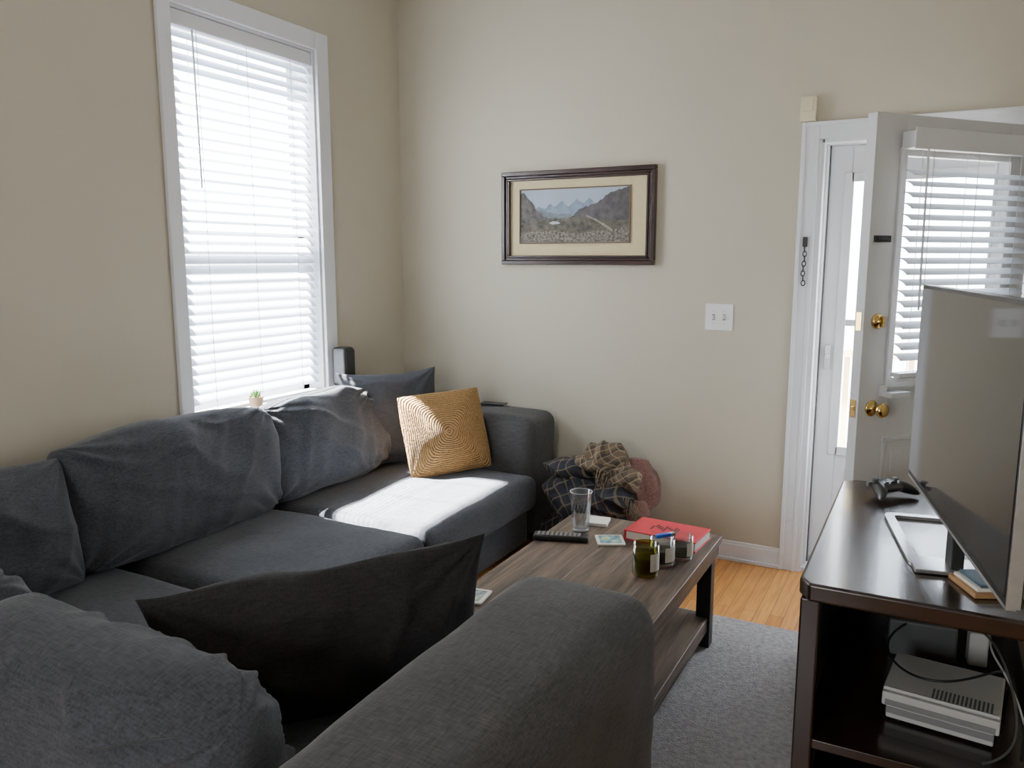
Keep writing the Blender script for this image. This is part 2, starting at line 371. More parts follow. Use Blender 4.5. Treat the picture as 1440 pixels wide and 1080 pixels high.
for k in range(8):
    z=1.545-k*.022
    for i in range(12):
        a=2*math.pi*i/12
        r=bmesh.ops.create_icosphere(bm,subdivisions=1,radius=.0035)
        for v in r['verts']: v.co+=Vector((cx+(math.cos(a)*.008 if k%2 else 0)+(math.sin(k)*.002),-.031+(0 if k%2 else math.cos(a)*.008),z+math.sin(a)*.012))
finish(bm,'chain_links',M['blackm'],ch,True)

sd=empty('door_2')
sy0,sy1=.115,.15;gx0,gx1,gz0,gz1=2.43,3.02,.60,1.86
boxes('storm_frame',[((DX0-.005,sy0,.02),(gx0,sy1,DZ-.02)),((gx1,sy0,.02),(DX1-.012,sy1,DZ-.02)),((gx0,sy0,.02),(gx1,sy1,gz0)),((gx0,sy0,gz1),(gx1,sy1,DZ-.02)),
 ((gx0-.03,sy0-.012,gz0-.03),(gx0+.012,sy0,gz1+.03)),((gx1-.012,sy0-.012,gz0-.03),(gx1+.03,sy0,gz1+.03)),((gx0,sy0-.012,gz0-.03),(gx1,sy0,gz0+.012)),((gx0,sy0-.012,gz1-.012),(gx1,sy0,gz1+.03)),
 ((gx0,sy0-.006,1.19),(gx1,sy0+.02,1.22)),
 ((gx0+.05,sy0-.006,.12),(gx1-.05,sy0,.50))],M['trim'],sd,.003)
boxes('storm_glass',[((gx0,.13,gz0),(gx1,.133,gz1))],M['pane'],sd)
boxes('storm_latch',[((2.36,sy0-.02,.98),(2.385,sy0,1.10)),((2.365,sy0-.045,1.035),(2.38,sy0-.02,1.06))],M['silver'],sd,.003)
boxes('storm_sweep',[((DX0+.03,sy0-.01,.02),(DX1-.02,sy0,.05))],M['silver'],sd)

ang=math.atan2(.65,.55)
d1=empty('door_1',(2.575,-.65,.012),ang)
DW=.845;DH=2.015;DT=.045
hu0,hu1,hz0,hz1=.145,.70,1.02,1.87
boxes('slab',[((0,0,0),(hu0,DT,DH)),((hu1,0,0),(DW,DT,DH)),((hu0,0,0),(hu1,DT,hz0)),((hu0,0,hz1),(hu1,DT,DH))],M['door'],d1,.002)
boxes('glazing_bead',[((hu0-.025,-.012,hz0-.025),(hu0+.005,0,hz1+.025)),((hu1-.005,-.012,hz0-.025),(hu1+.025,0,hz1+.025)),((hu0,-.012,hz0-.025),(hu1,0,hz0+.005)),((hu0,-.012,hz1-.005),(hu1,0,hz1+.025)),
 ((hu0-.025,DT,hz0-.025),(hu0+.005,DT+.012,hz1+.025)),((hu1-.005,DT,hz0-.025),(hu1+.025,DT+.012,hz1+.025))],M['door'],d1,.003)
boxes('door_glass',[((hu0,.02,hz0),(hu1,.023,hz1))],M['pane'],d1)
def panel(u0,u1,z0,z1):
    return [((u0,-.008,z0),(u1,0,z0+.018)),((u0,-.008,z1-.018),(u1,0,z1)),((u0,-.008,z0+.018),(u0+.018,0,z1-.018)),((u1-.018,-.008,z0+.018),(u1,0,z1-.018)),((u0+.05,-.006,z0+.05),(u1-.05,0,z1-.05))]
boxes('raised_panels',panel(.13,.40,.22,.80)+panel(.45,.72,.22,.80),M['door'],d1,.003)
slats('door_blind_slats',d1,.115,.745,1.08,1.80,.040,.046,math.radians(28),lambda u,d,z:(u,-d,z),.055)
boxes('door_blind_headrail',[((.10,-.085,1.885),(.79,-.025,1.945)),((.115,-.078,1.045),(.745,-.032,1.062)),((.115,-.078,1.03),(.745,-.032,1.042)),((.095,-.09,1.880),(.795,-.085,1.955))],M['trim'],d1,.004)
boxes('hold_down',[((.10,-.06,.965),(.20,-.0,.985)),((.10,-.03,.985),(.11,0,1.01))],M['trim'],d1,.002)
for k,uu in enumerate((.2,.43,.66)):
    boxes('door_ladder_%d'%k,[((uu,-.080,1.05),(uu+.003,-.079,1.90)),((uu,-.031,1.05),(uu+.003,-.030,1.90))],M['trim'],d1)
tube('door_tilt_wand',[(.16,-.09,1.88),(.165,-.095,1.30)],.004,M['trim'],d1)
kx=.065
lathe('knob',[(0,.0),(.030,.0),(.032,.004),(.028,.009),(.012,.014),(.011,.03),(.018,.036),(.026,.046),(.028,.056),(.024,.066),(.012,.071),(0,.072)],M['brass'],d1,(kx,0,.92),32,(math.pi/2,0,0))
lathe('deadbolt',[(0,0),(.029,0),(.030,.006),(.024,.014),(.010,.018),(.010,.022),(0,.022)],M['brass'],d1,(kx,0,1.255),32,(math.pi/2,0,0))
boxes('thumbturn',[((kx-.004,-.036,1.235),(kx+.004,-.018,1.275)),((-.003,.010,.885),(0,.036,.955)),((-.003,.010,1.22),(0,.036,1.29)),((-.006,.016,.912),(-.002,.030,.928))],M['brass'],d1,.001)
boxes('chain_track',[((.02,-.008,1.55),(.10,0,1.575)),((.03,-.016,1.556),(.09,-.008,1.569))],M['blackm'],d1,.002)
boxes('hinges',[((DW,-.004,.25),(DW+.004,.04,.35)),((DW,-.004,1.7),(DW+.004,.04,1.8))],M['brass'],d1)

al=empty('motion_sensor')
boxes('sensor_case',[((2.212,-.035,2.108),(2.278,0,2.215)),((2.226,-.040,2.150),(2.266,-.033,2.205))],M['cream'],al,.006)
sw=empty('light_switch')
boxes('switch_plate',[((1.812,-.006,1.155),(1.946,0,1.285))],M['plate'],sw,.004)
boxes('toggles',[((1.848,-.018,1.208),(1.858,-.006,1.228)),((1.900,-.018,1.212),(1.910,-.006,1.232))],M['white'],sw,.002)
boxes('toggle_slots',[((1.846,-.0068,1.205),(1.860,-.006,1.235)),((1.898,-.0068,1.205),(1.912,-.006,1.235))],M['midgray'],sw)
boxes('screws',[((x-.003,-.0075,z-.003),(x+.003,-.006,z+.003)) for x in(1.853,1.905) for z in(1.19,1.25)],M['silver'],sw)

# ------------------------------------------------------------------ picture
pf=empty('framed_picture')
px0,px1,pz0,pz1=.685,1.55,1.47,1.96
def ring(x0,x1,z0,z1,w,ya,yb): return [((x0,ya,z0),(x1,yb,z0+w)),((x0,ya,z1-w),(x1,yb,z1)),((x0,ya,z0+w),(x0+w,yb,z1-w)),((x1-w,ya,z0+w),(x1,yb,z1-w))]
boxes('frame_outer',ring(px0,px1,pz0,pz1,.022,-.034,0)+ring(px0+.022,px1-.022,pz0+.022,pz1-.022,.014,-.024,0)+ring(px0+.036,px1-.036,pz0+.036,pz1-.036,.012,-.028,0),M['framew'],pf,.004)
mm=mat('picture_mat',(.58,.49,.29),.9,.03,30)
boxes('mat_board',[((px0+.045,-.009,pz0+.045),(px1-.045,-.002,pz1-.045))],mm,pf)
ax0,ax1,az0,az1=.795,1.41,1.588,1.862
boxes('mat_bevel',ring(ax0-.007,ax1+.007,az0-.007,az1+.007,.006,-.0165,-.009),mat('mat_inner',(.10,.07,.05),.8),pf)
art_k=[0]
def strip(name,prof,col,var=.25,sc=25,jag=0.0):
    """printed layer: column strip under a skyline profile [(u,v,v_bottom)...]"""
    y=-.0095-.0006*art_k[0];art_k[0]+=1
    bm=bmesh.new();prev=None;n=90
    us=[prof[0][0]+(prof[-1][0]-prof[0][0])*i/n for i in range(n+1)]
    for uu in us:
        for (a,va,la),(b,vb,lb) in zip(prof,prof[1:]):
            if a<=uu<=b+1e-9:
                t=(uu-a)/(b-a) if b>a else 0;top=va+(vb-va)*t;lo=la+(lb-la)*t;break
        top=min(1,top+jag*noise.noise(Vector((uu*40,art_k[0]*3.3,0))));top=max(top,lo+.0005)
        P=(bm.verts.new((ax0+(ax1-ax0)*uu,y,az0+(az1-az0)*lo)),bm.verts.new((ax0+(ax1-ax0)*uu,y,az0+(az1-az0)*top)))
        if prev: bm.faces.new((prev[0],P[0],P[1],prev[1]))
        prev=P
    return finish(bm,name,mat('print_'+name,col,.7,var,sc,detail=8),pf)
strip('sky',[(0,1,0),(1,1,0)],(.31,.36,.42),.10,4)
pk=[.58,.60,.64,.60,.66,.72,.66,.70,.78,.70,.76,.84,.74,.72,.80,.86,.76,.78,.88,.80,.74,.80,.78,.72,.75,.70,.72,.68,.70]
strip('far_mountains',[(i/28,pk[i]*.95,.3) for i in range(29)],(.16,.205,.26),.22,30,.03)
strip('near_ridge',[(0,.6,.3),(.2,.60,.3),(.35,.54,.3),(.5,.52,.3),(.7,.56,.3),(1,.6,.3)],(.11,.135,.15),.3,30,.04)
strip('right_hill',[(.42,.42,.3),(.50,.50,.3),(.56,.62,.3),(.62,.66,.3),(.72,.72,.3),(.80,.86,.3),(.86,.92,.3),(1,1,.3)],(.050,.044,.044),.6,30,.03)
strip('left_cliff',[(0,.97,.2),(.05,.90,.2),(.09,.78,.2),(.13,.70,.2),(.16,.60,.2),(.22,.50,.3),(.34,.40,.38)],(.070,.060,.057),.6,40,.05)
strip('valley_floor',[(0,.34,0),(.15,.40,0),(.3,.46,0),(.45,.46,0),(.6,.48,0),(.8,.40,0),(1,.38,0)],(.068,.060,.042),.7,45,.03)
strip('gravel',[(0,.2,0),(.3,.22,0),(.5,.16,0),(.7,.2,0),(1,.24,0)],(.115,.10,.078),.9,90,.05)
strip('trail',[(.62,.50,.48),(.66,.47,.44),(.70,.43,.40),(.76,.36,.32),(.82,.29,.23),(.86,.22,.19)],(.22,.19,.14),.3,60)
strip('snow_patch',[(.28,.37,.36),(.31,.40,.34),(.36,.39,.35),(.38,.36,.355)],(.40,.42,.44),.1,60)

# ------------------------------------------------------------------ rug
bm=bmesh.new();addbox(bm,(1.12,-2.09,0.001),(2.555,-.70,.014))
finish(bm,'area_rug',M['rug'],None,False,.005,2)

# ------------------------------------------------------------------ sectional sofa
sofa=empty('sectional_sofa')
SF=M['sofa'];SA=M['sofa2']
XF=1.06
boxes('base_left',[((.05,-3.02,.05),(XF-.03,-.38,.27))],SF,sofa,.02,3)
boxes('base_front',[((XF-.03,-3.02,.05),(1.91,-2.16,.27))],SF,sofa,.02,3)
boxes('feet',[((x,y,0.0),(x+.05,y+.05,.06)) for x,y in((.1,-.15),(.92,-.15),(.92,-1.9),(.1,-3.0),(2.12,-2.25),(2.12,-3.1),(1.95,-2.25))],M['blackm'],sofa)
softbox('back_frame_left',(.03,-3.12,.06),(.16,-.05,.66),.05,SF,sofa)
softbox('back_frame_near',(.05,-3.16,.06),(2.0,-3.02,.57),.05,SF,sofa)
softbox('arm_far',(.06,-.375,.06),(1.045,-.045,.695),.065,SA,sofa,puff=.012,wr=.006)
softbox('arm_near',(1.880,-3.16,.06),(2.275,-2.105,.70),.095,SA,sofa,puff=.025,wr=.008,cuts=36)
softbox('seat_a',(.12,-1.375,.24),(XF+.03,-.38,.415),.05,SF,sofa,puff=.022,wr=.010,seed=1)
softbox('seat_b',(.12,-2.14,.24),(XF+.03,-1.385,.415),.05,SF,sofa,puff=.022,wr=.010,seed=4)
softbox('seat_corner',(.12,-3.03,.24),(XF+.0,-2.15,.410),.05,SF,sofa,puff=.02,wr=.006,seed=7)
softbox('seat_c',(XF+.01,-3.03,.24),(1.89,-2.12,.410),.05,SF,sofa,puff=.02,wr=.006,seed=9)
pillow('back_cushion_a',.99,.49,.27,SF,(.25,-1.87,.655),(0,1,0),(-.16,0,1),sofa,seed=2,wr=.026,p=3.2,q=.33,pinch=.02,sag=.6,rc=.035,wf=4)
pillow('back_cushion_b',.82,.47,.26,SF,(.24,-1.03,.645),(0,1,0),(-.18,0,1),sofa,seed=5,wr=.026,p=3.0,q=.35,pinch=.02,sag=.6,rc=.035,wf=4)
pillow('back_cushion_corner',.56,.46,.24,SF,(.27,-2.60,.64),(.12,1,0),(-.25,0,1),sofa,seed=8,wr=.020,p=2.6,q=.40,sag=.5,rc=.02)
pillow('back_cushion_c',.82,.42,.31,SF,(1.41,-3.00,.57),(1,0.02,-.10),(0,-.16,1),sofa,seed=23,wr=.028,p=3.0,q=.38,pinch=.02,sag=.4,rc=.05,wf=3,N=80,crease=1.3,edge=.4)
pillow('back_cushion_d',.74,.42,.28,SF,(.66,-2.95,.60),(1,0,0),(0,-.2,1),sofa,seed=14,wr=.020,p=3,q=.38,sag=.5,rc=.03)
pillow('throw_pillow',.55,.51,.17,M['pil'],(.325,-.575,.675),(.30,.45,0),(-.22,.14,1),None,seed=3,wr=.014,p=2.2,q=.6,pinch=.09)
pillow('straw_throw_pillow',.45,.43,.15,M['wicker'],(.655,-.575,.630),(.28,.37,.03),(-.14,.04,.42),None,seed=6,wr=.008,p=2.3,q=.55,pinch=.03,crease=0,rc=.008)
pillow('throw_pillow',.79,.43,.21,M['dark'],(1.58,-2.53,.585),(.49,.60,.02),(.06,-.05,1),None,seed=12,wr=.030,p=2.1,q=.6,pinch=.10,wf=4.5)

# ------------------------------------------------------------------ coffee table
ct=empty('coffee_table')
TX0,TX1,TY0,TY1,TZ=1.53,2.15,-2.03,-.94,.45
n=5
for i in range(n):
    a=TX0+(TX1-TX0)*i/n;b=TX0+(TX1-TX0)*(i+1)/n
    o=boxes('top_plank_%d'%i,[((a+.0010,-.545,-.028),(b-.0010,.545,0))],M['rustic'],ct,.0025)
    for v in o.data.vertices: v.co.y+=3.7*i; v.co.z+=2.1*i
    o.location=(0,(TY0+TY1)/2-3.7*i,TZ-2.1*i)
boxes('apron',[((TX0+.01,TY0+.01,TZ-.075),(TX1-.01,TY0+.03,TZ-.028)),((TX0+.01,TY1-.03,TZ-.075),(TX1-.01,TY1-.01,TZ-.028)),((TX0+.01,TY0+.03,TZ-.075),(TX0+.03,TY1-.03,TZ-.028)),((TX1-.03,TY0+.03,TZ-.075),(TX1-.01,TY1-.03,TZ-.028))],M['rustic'],ct,.002)
lg=[]
for x in(TX0+.02,TX1-.075):
    for y in(TY0+.02,TY1-.075): lg.append(((x,y,.014),(x+.055,y+.055,TZ-.028)))
boxes('legs',lg,M['blackm'],ct,.003)
boxes('shelf',[((TX0+.03,TY0+.03,.11),(TX1-.03,TY1-.03,.135))],M['rustic'],ct,.002)
boxes('shelf_rail',[((TX1-.06,TY0+.07,.08),(TX1-.03,TY1-.07,.11)),((TX0+.03,TY0+.07,.08),(TX0+.06,TY1-.07,.11))],M['rustic'],ct)

g=empty('drinking_glass',(1.645,-1.145,TZ+.001))
lathe('tumbler',[(0,.0),(.030,.0),(.032,.004),(.043,.155),(.044,.158),(.0415,.158),(.030,.012),(0,.010)],M['gl'],g)
lathe('glass_base',[(0,.0005),(.0305,.0005),(.0315,.006),(.031,.010),(0,.010)],mat('thick_glass',(.55,.60,.62),.15),g)
bm=bmesh.new()
for i in range(40):
    a=2*math.pi*i/40
    r=bmesh.ops.create_icosphere(bm,subdivisions=1,radius=.0018)
    for v in r['verts']: v.co+=Vector((.0428*math.cos(a),.0428*math.sin(a),.158))
finish(bm,'rim_highlight',mat('rim_highlight_paint',(.75,.80,.82),.1),g,True)  # opaque pale beads paint the bright glint along the rim
bm=bmesh.new()
for k in range(7):
    a=k*.42+2.9
    for m_ in range(3):
        r=bmesh.ops.create_cube(bm,size=1)
        for v in r['verts']: v.co=Matrix.Rotation(a+.08*m_,4,'Z')@Vector((.0395+v.co.x*.001,v.co.y*.005,.085+.012*((m_+k)%3)+v.co.z*.010))
finish(bm,'printed_lettering',M['black'],g)
rc=empty('remote_control',(1.62,-1.275,TZ),math.radians(-72))
boxes('remote_body',[((-.027,-.105,.001),(.027,.105,.022))],M['black'],rc,.007,3)
boxes('remote_buttons',[((-.018+.013*i,-.09+.017*j,.0215),(-.009+.013*i,-.080+.017*j,.0245)) for i in range(3) for j in range(10)],mat('remote_button_rubber',(.25,.25,.25),.6),rc,.001)
def coaster(name,x,y,rz,cols):
    c=empty(name,(x,y,TZ),rz)
    boxes('tile',[((-.052,-.052,.0005),(.052,.052,.008))],M['paper'],c,.002)
    boxes('printed_map',[((-.040,-.040,.008),(.040,.040,.0085)),],mat('map_print_%s'%c.name,cols,.6,.7,60),c)
    boxes('map_patch',[((-.03,-.01,.0085),(.0,.028,.0088)),((.006,-.03,.0085),(.03,-.012,.0088))],mat('map_patch_%s'%c.name,(.55,.62,.35),.6,.3,80),c)
coaster('coaster',1.79,-1.205,.5,(.20,.38,.42))
coaster('coaster',1.585,-1.88,.15,(.30,.33,.33))
b=empty('paper_notepad',(1.67,-1.03,TZ),.2)
boxes('pad',[((-.045,-.045,.0005),(.045,.045,.014))],M['paper'],b,.002)
bk=empty('red_book',(1.975,-1.085,TZ),math.radians(-4))
boxes('pages',[((-.133,-.083,.006),(.136,.083,.036))],M['paper'],bk,.001)
boxes('cover',[((-.14,-.09,.001),(.14,.09,.006)),((-.14,-.09,.036),(.14,.09,.041)),((-.14,-.09,.001),(-.134,.09,.041))],M['red'],bk,.002)
boxes('cover_stamp',[((-.06+.012*i,-.03+.01*((i*3)%4),.041),(-.052+.012*i,.01+.01*((i*5)%3),.0415)) for i in range(9)],mat('stamp_ink',(.07,.02,.02),.6),bk)
def candle(x,y,r,h,col,lab):
    c=empty('jar_candle',(x,y,TZ+.001))
    lathe('jar',[(0,0),(r*.92,0),(r,.006),(r,h),(r*.93,h),(r*.92,.012),(0,.010)],M['cgl'] if col==0 else M['gl'],c)
    lathe('wax',[(0,.013),(r*.9,.013),(r*.9,h*.6),(r*.7,h*.57),(0,h*.57)],mat('candle_wax_%s'%c.name,(.14,.14,.03) if col==0 else (.04,.038,.02),.4,.1,20),c)
    bm=bmesh.new();n=16
    for i in range(n):
        a0=lab+i/n*1.3;a1=lab+(i+1)/n*1.3;R=r+.0012
        vs=[bm.verts.new((R*math.cos(a),R*math.sin(a),z)) for a,z in((a0,h*.22),(a1,h*.22),(a1,h*.78),(a0,h*.78))];bm.faces.new(vs)
    finish(bm,'label',M['paper'],c,True)
    boxes('wick',[((-.001,-.001,h*.5),(.001,.001,h*.62))],M['black'],c)
candle(2.01,-1.45,.044,.108,0,-.9)
candle(2.03,-1.335,.044,.092,1,-1.0)
candle(2.075,-1.250,.040,.087,1,-.8)
lt=empty('lighter',(2.035,-1.325,TZ+.096),.9)
boxes('lighter_body',[((-.035,-.009,0),(.025,.009,.014))],M['blue'],lt,.004)
boxes('lighter_cap',[((.025,-.008,.001),(.042,.008,.013))],M['silver'],lt,.002)

ph=empty('smartphone',(.70,-.15,.709),.15)
boxes('phone_body',[((-.07,-.035,.002),(.07,.035,.010))],M['black'],ph,.003)

sp=empty('wall_speaker')
softbox('speaker_case',(.030,-.695,.84),(.125,-.61,1.045),.02,M['black'],sp,cuts=12)
boxes('speaker_bracket',[((0.0,-.67,.94),(.035,-.65,.96))],M['trim'],sp)
boxes('speaker_grille',[((.123,-.685,.855),(.127,-.62,1.03))],M['black'],sp,.003)

pt=empty('potted_succulent',(.04,-1.24,WZ0+.001))
lathe('pot',[(0,0),(.026,0),(.034,.062),(.036,.067),(.031,.067),(.029,.057),(0,.057)],M['terra'],pt)
bm=bmesh.new()
for k in range(14):
    a=k*2.4;r=.006+.016*(k/14);hgt=.042-.012*(k/14)
    q=bmesh.ops.create_cone(bm,segments=8,radius1=.008,radius2=.001,depth=hgt,cap_ends=True)
    mt_=Matrix.Translation((r*math.cos(a),r*math.sin(a),.060+hgt/2))@Matrix.Rotation(a,4,'Z')@Matrix.Rotation(.6*k/14,4,'Y')
    for v in q['verts']: v.co=mt_@v.co
finish(bm,'leaves',M['green'],pt,True)

# ------------------------------------------------------------------ blanket pile
bp_=empty('blanket_pile')
def lump(name,c,s,mt,seed,fold,amp,fdir=(1,0,0),rough=.20):
    bm=bmesh.new();bmesh.ops.create_icosphere(bm,subdivisions=6,radius=1)
    fd=Vector(fdir).normalized()
    for v in bm.verts:
        d=v.co.normalized();p=Vector((d.x*s[0],d.y*s[1],d.z*s[2]))
        w=noise.noise(Vector((p.x*5+seed,p.y*5,p.z*5)))
        f=math.sin((p.dot(fd))*fold+w*5)
        f=1-abs(f)*1.6
        rr=1+amp*f+rough*noise.noise(Vector((p.x*7,p.y*7+seed,p.z*7)))
        v.co=p*rr
        if v.co.z+c[2]<.012: v.co.z=.012-c[2]
    o=finish(bm,name,mt,bp_,True);o.location=c;return o
lump('dark_blanket',(1.31,-.31,.34),(.19,.17,.17),M['stripe'],1,38,.09,(.5,.2,1))
lump('dark_blanket_base',(1.36,-.31,.13),(.25,.20,.15),M['stripe'],4,30,.07,(.2,.1,1))
lump('dark_blanket_fold',(1.46,-.37,.33),(.13,.12,.12),M['stripe'],15,42,.10,(.7,.1,.6))
lump('dark_blanket_flap',(1.25,-.38,.47),(.13,.09,.055),M['stripe'],21,42,.10,(.2,.1,1))
lump('brown_throw',(1.41,-.29,.50),(.12,.12,.10),M['brownplaid'],7,40,.10,(.9,.2,.6))
lump('brown_throw_fold',(1.50,-.30,.44),(.12,.11,.08),M['brownplaid'],17,36,.10,(.5,.2,.9))
lump('brown_throw_roll',(1.35,-.36,.50),(.12,.07,.04),M['brownplaid'],27,50,.08,(1,.2,.1))
lump('rose_throw',(1.56,-.22,.38),(.11,.12,.15),M['pink'],9,40,.08,(1,.3,.3),.16)
lump('rose_throw_fold',(1.56,-.31,.27),(.09,.09,.08),M['pink'],12,40,.09,(.3,.2,1),.16)
random.seed(5)
for k in range(60):
    a=k/59
    x=1.42+.24*a+random.uniform(-.006,.006);z=.50-.22*a+random.uniform(-.01,.01);y=-.435+.03*a
    tube('fringe_%02d'%k,[(x,y+.03,z),(x+.006,y-.004,z-.012),(x+random.uniform(-.008,.012),y-.015,z-.035),(x+random.uniform(-.01,.016),y-.018,z-.06)],.0022,M['tan'],bp_,res=3)
rb=empty('red_box');boxes('red_box_body',[((1.42,-.63,.0),(1.62,-.56,.235)),((1.415,-.635,.20),(1.625,-.555,.245))],M['red'],rb,.004)

# ------------------------------------------------------------------ TV stand
ts=empty('tv_stand')
SX0,SX1,SY0,SY1,SZ=2.57,3.12,-2.03,-1.01,.75
bm=bmesh.new()
c=.04
pts=[(SX0,SY0+c),(SX0+c*.6,SY0),(SX1,SY0),(SX1,SY1),(SX0+c,SY1),(SX0,SY1-c)]
lo=[bm.verts.new((x,y,SZ-.045)) for x,y in pts];hi=[bm.verts.new((x,y,SZ)) for x,y in pts]
bm.faces.new(lo[::-1]);bm.faces.new(hi)
for i in range(6): bm.faces.new((lo[i],lo[(i+1)%6],hi[(i+1)%6],hi[i]))
finish(bm,'stand_top',M['espresso'],ts,False,.008,4)
boxes('posts',[((SX0+.005,SY0+.02,0),(SX0+.05,SY0+.065,SZ-.045)),((SX1-.05,SY0+.02,0),(SX1-.005,SY0+.065,SZ-.045)),((SX0+.005,SY1-.065,0),(SX0+.05,SY1-.02,SZ-.045)),((SX1-.05,SY1-.065,0),(SX1-.005,SY1-.02,SZ-.045))],M['espresso'],ts,.005)
boxes('shelves',[((SX0+.02,SY0+.03,.320),(SX1-.01,SY1-.03,.345)),((SX0+.02,SY0+.03,.07),(SX1-.01,SY1-.03,.095))],M['espresso'],ts,.003)
boxes('door_panel',[((SX0+.015,SY0+.07,.10),(SX0+.03,SY1-.07,SZ-.05))],M['black'],ts,.002)
boxes('end_panel',[((SX0+.05,SY1-.05,.095),(SX1-.05,SY1-.035,SZ-.045))],M['espresso'],ts,.002)
boxes('back_rails',[((SX1-.03,SY0+.065,SZ-.12),(SX1-.012,SY1-.065,SZ-.045)),((SX1-.03,SY0+.065,.345),(SX1-.012,SY1-.065,.40))],M['espresso'],ts,.002)

cb=empty('game_console',(2.90,-1.73,.346),math.radians(-6))
boxes('console_upper',[((-.128,-.10,.042),(.128,.115,.085)),((-.128,-.115,.042),(.128,-.10,.078))],M['white'],cb,.004,3)
boxes('console_lower',[((-.118,-.105,.006),(.118,.108,.042))],M['white'],cb,.004,3)
boxes('console_front_band',[((-.12,-.1175,.046),(.12,-.1145,.060)),((-.118,-.1075,.020),(.118,-.1045,.036))],M['midgray'],cb,.001)
boxes('console_vents',[((-.02+.009*i,-.095,.085),(-.0155+.009*i,-.045,.0856)) for i in range(15)]+[((-.115,-.098,.085),(.118,-.0965,.0856))],M['gray'],cb)
boxes('console_feet',[((x,y,0),(x+.02,y+.02,.006)) for x in(-.105,.085) for y in(-.09,.08)],M['black'],cb)
md=empty('modem',(2.84,-1.38,.346),.1)
boxes('modem_body',[((-.09,-.06,0),(.09,.06,.11))],M['gray'],md,.008,3)
boxes('modem_adapter',[((.12,-.05,0),(.17,.0,.10))],M['white'],md,.006)
cbl=empty('cable_bundle')
tube('cable_a',[(2.80,-1.45,.45),(2.74,-1.62,.47),(2.78,-1.80,.46),(2.92,-1.82,.47),(3.03,-1.72,.51),(3.05,-1.6,.42),(3.06,-1.5,.355)],.003,M['black'],cbl)
tube('cable_b',[(2.95,-1.40,.46),(3.0,-1.6,.55),(3.06,-1.75,.45),(3.06,-1.88,.36),(2.98,-1.93,.352)],.003,M['gray'],cbl)
tube('cable_c',[(2.86,-1.40,.50),(2.95,-1.55,.56),(3.06,-1.6,.62),(3.08,-1.7,.55),(3.07,-1.82,.40),(3.06,-1.88,.355)],.0035,M['black'],cbl)
tube('cable_d',[(2.98,-1.42,.46),(3.02,-1.5,.50),(2.97,-1.66,.52),(3.05,-1.7,.46),(3.07,-1.8,.40)],.0025,M['white'],cbl)

u=Vector((.195,-.981,0)).normalized()
tv=empty('flat_screen_tv',(2.785+u.x*.49,-1.30+u.y*.49,0),0)
tv.rotation_euler=(0,0,math.atan2(u.y,u.x))
W,HT=.98,.565;zb=.862
boxes('tv_panel',[((-W/2,-.012,zb),(W/2,.016,zb+HT))],M['black'],tv,.004)
boxes('tv_back',[((-W/2+.12,.014,zb+.03),(W/2-.12,.05,zb+HT-.15))],M['black'],tv,.015,3)
boxes('tv_screen',[((-W/2+.010,-.0135,zb+.018),(W/2-.010,-.0118,zb+HT-.010))],M['tv'],tv)
boxes('tv_edge_trim',[((-W/2,-.0125,zb-.004),(W/2,.006,zb+.003)),((W/2-.002,-.0125,zb),(W/2+.003,.012,zb+HT))],M['silver'],tv,.001)
boxes('tv_neck',[((-.03,.0,SZ+.01),(.03,.03,zb+.08))],M['black'],tv,.004)
def ringbase():
    bm=bmesh.new()
    def rr(hx,hy,r,z):
        out=[]
        for cx_,cy_,a0 in((hx-r,hy-r,0),(-hx+r,hy-r,90),(-hx+r,-hy+r,180),(hx-r,-hy+r,270)):
            for k in range(7):
                a=math.radians(a0+15*k);out.append(bm.verts.new((cx_+r*math.cos(a),cy_+r*math.sin(a),z)))
        return out
    A=rr(.215,.105,.03,SZ+.001);B=rr(.215,.105,.03,SZ+.010);C=rr(.190,.080,.012,SZ+.010);D=rr(.190,.080,.012,SZ+.001)
    n=len(A)
    for P,Q in((A,B),(B,C),(C,D),(D,A)):
        for i in range(n): bm.faces.new((P[i],P[(i+1)%n],Q[(i+1)%n],Q[i]))
    ob=finish(bm,'tv_base_ring',M['silver'],tv,False)
    ob.location=(-.20,.02,0);return ob
ringbase()
boxes('tv_base_bridge',[((-.05,-.08,SZ+.002),(.05,.12,SZ+.012))],M['silver'],tv,.002)

gc=empty('game_controller',(2.715,-1.18,SZ),.9)
bm=bmesh.new()
bmesh.ops.create_uvsphere(bm,u_segments=64,v_segments=32,radius=1)
for v in bm.verts:
    x,y,z=v.co
    gx=x*.085
    ax_=abs(x)
    grip=max(0,ax_-.42)/.58
    gy=y*(.036-.004*grip) - .075*grip**1.15*(1-.35*grip) + (.012 if ax_<.3 and y>0 else 0)
    gz=z*(.019+.012*grip*(1-grip)*2)+.034-.022*grip**1.5
    v.co=(gx,gy,max(gz,.001))
finish(bm,'gamepad_shell',M['black'],gc,True)
for k,(sx,sy) in enumerate(((-.042,.008),(.018,-.014))): lathe('thumbstick_%d'%k,[(0,0),(.006,0),(.005,.012),(.010,.013),(.010,.018),(0,.016)],M['gray'],gc,(sx,sy,.045),20)
boxes('gamepad_buttons',[((.040,.004,.044),(.046,.010,.050)),((.050,.012,.042),(.056,.018,.047)),((.030,.012,.045),(.036,.018,.052)),((.040,.02,.042),(.046,.026,.048)),((-.024,-.016,.048),(-.012,-.012,.054)),((-.05,.028,.03),(-.02,.040,.044)),((.02,.028,.03),(.05,.040,.044))],M['gray'],gc,.001)
bs=empty('book_stack',(2.98,-1.86,SZ),.45)
boxes('book_low',[((-.08,-.06,.001),(.08,.06,.012))],mat('kraft_cover',(.36,.20,.09),.7),bs,.002)
boxes('book_mid',[((-.07,-.05,.012),(.075,.055,.020))],M['paper'],bs,.002)
boxes('book_top',[((-.06,-.045,.020),(.06,.05,.028))],mat('teal_cover',(.05,.10,.14),.6),bs,.002)

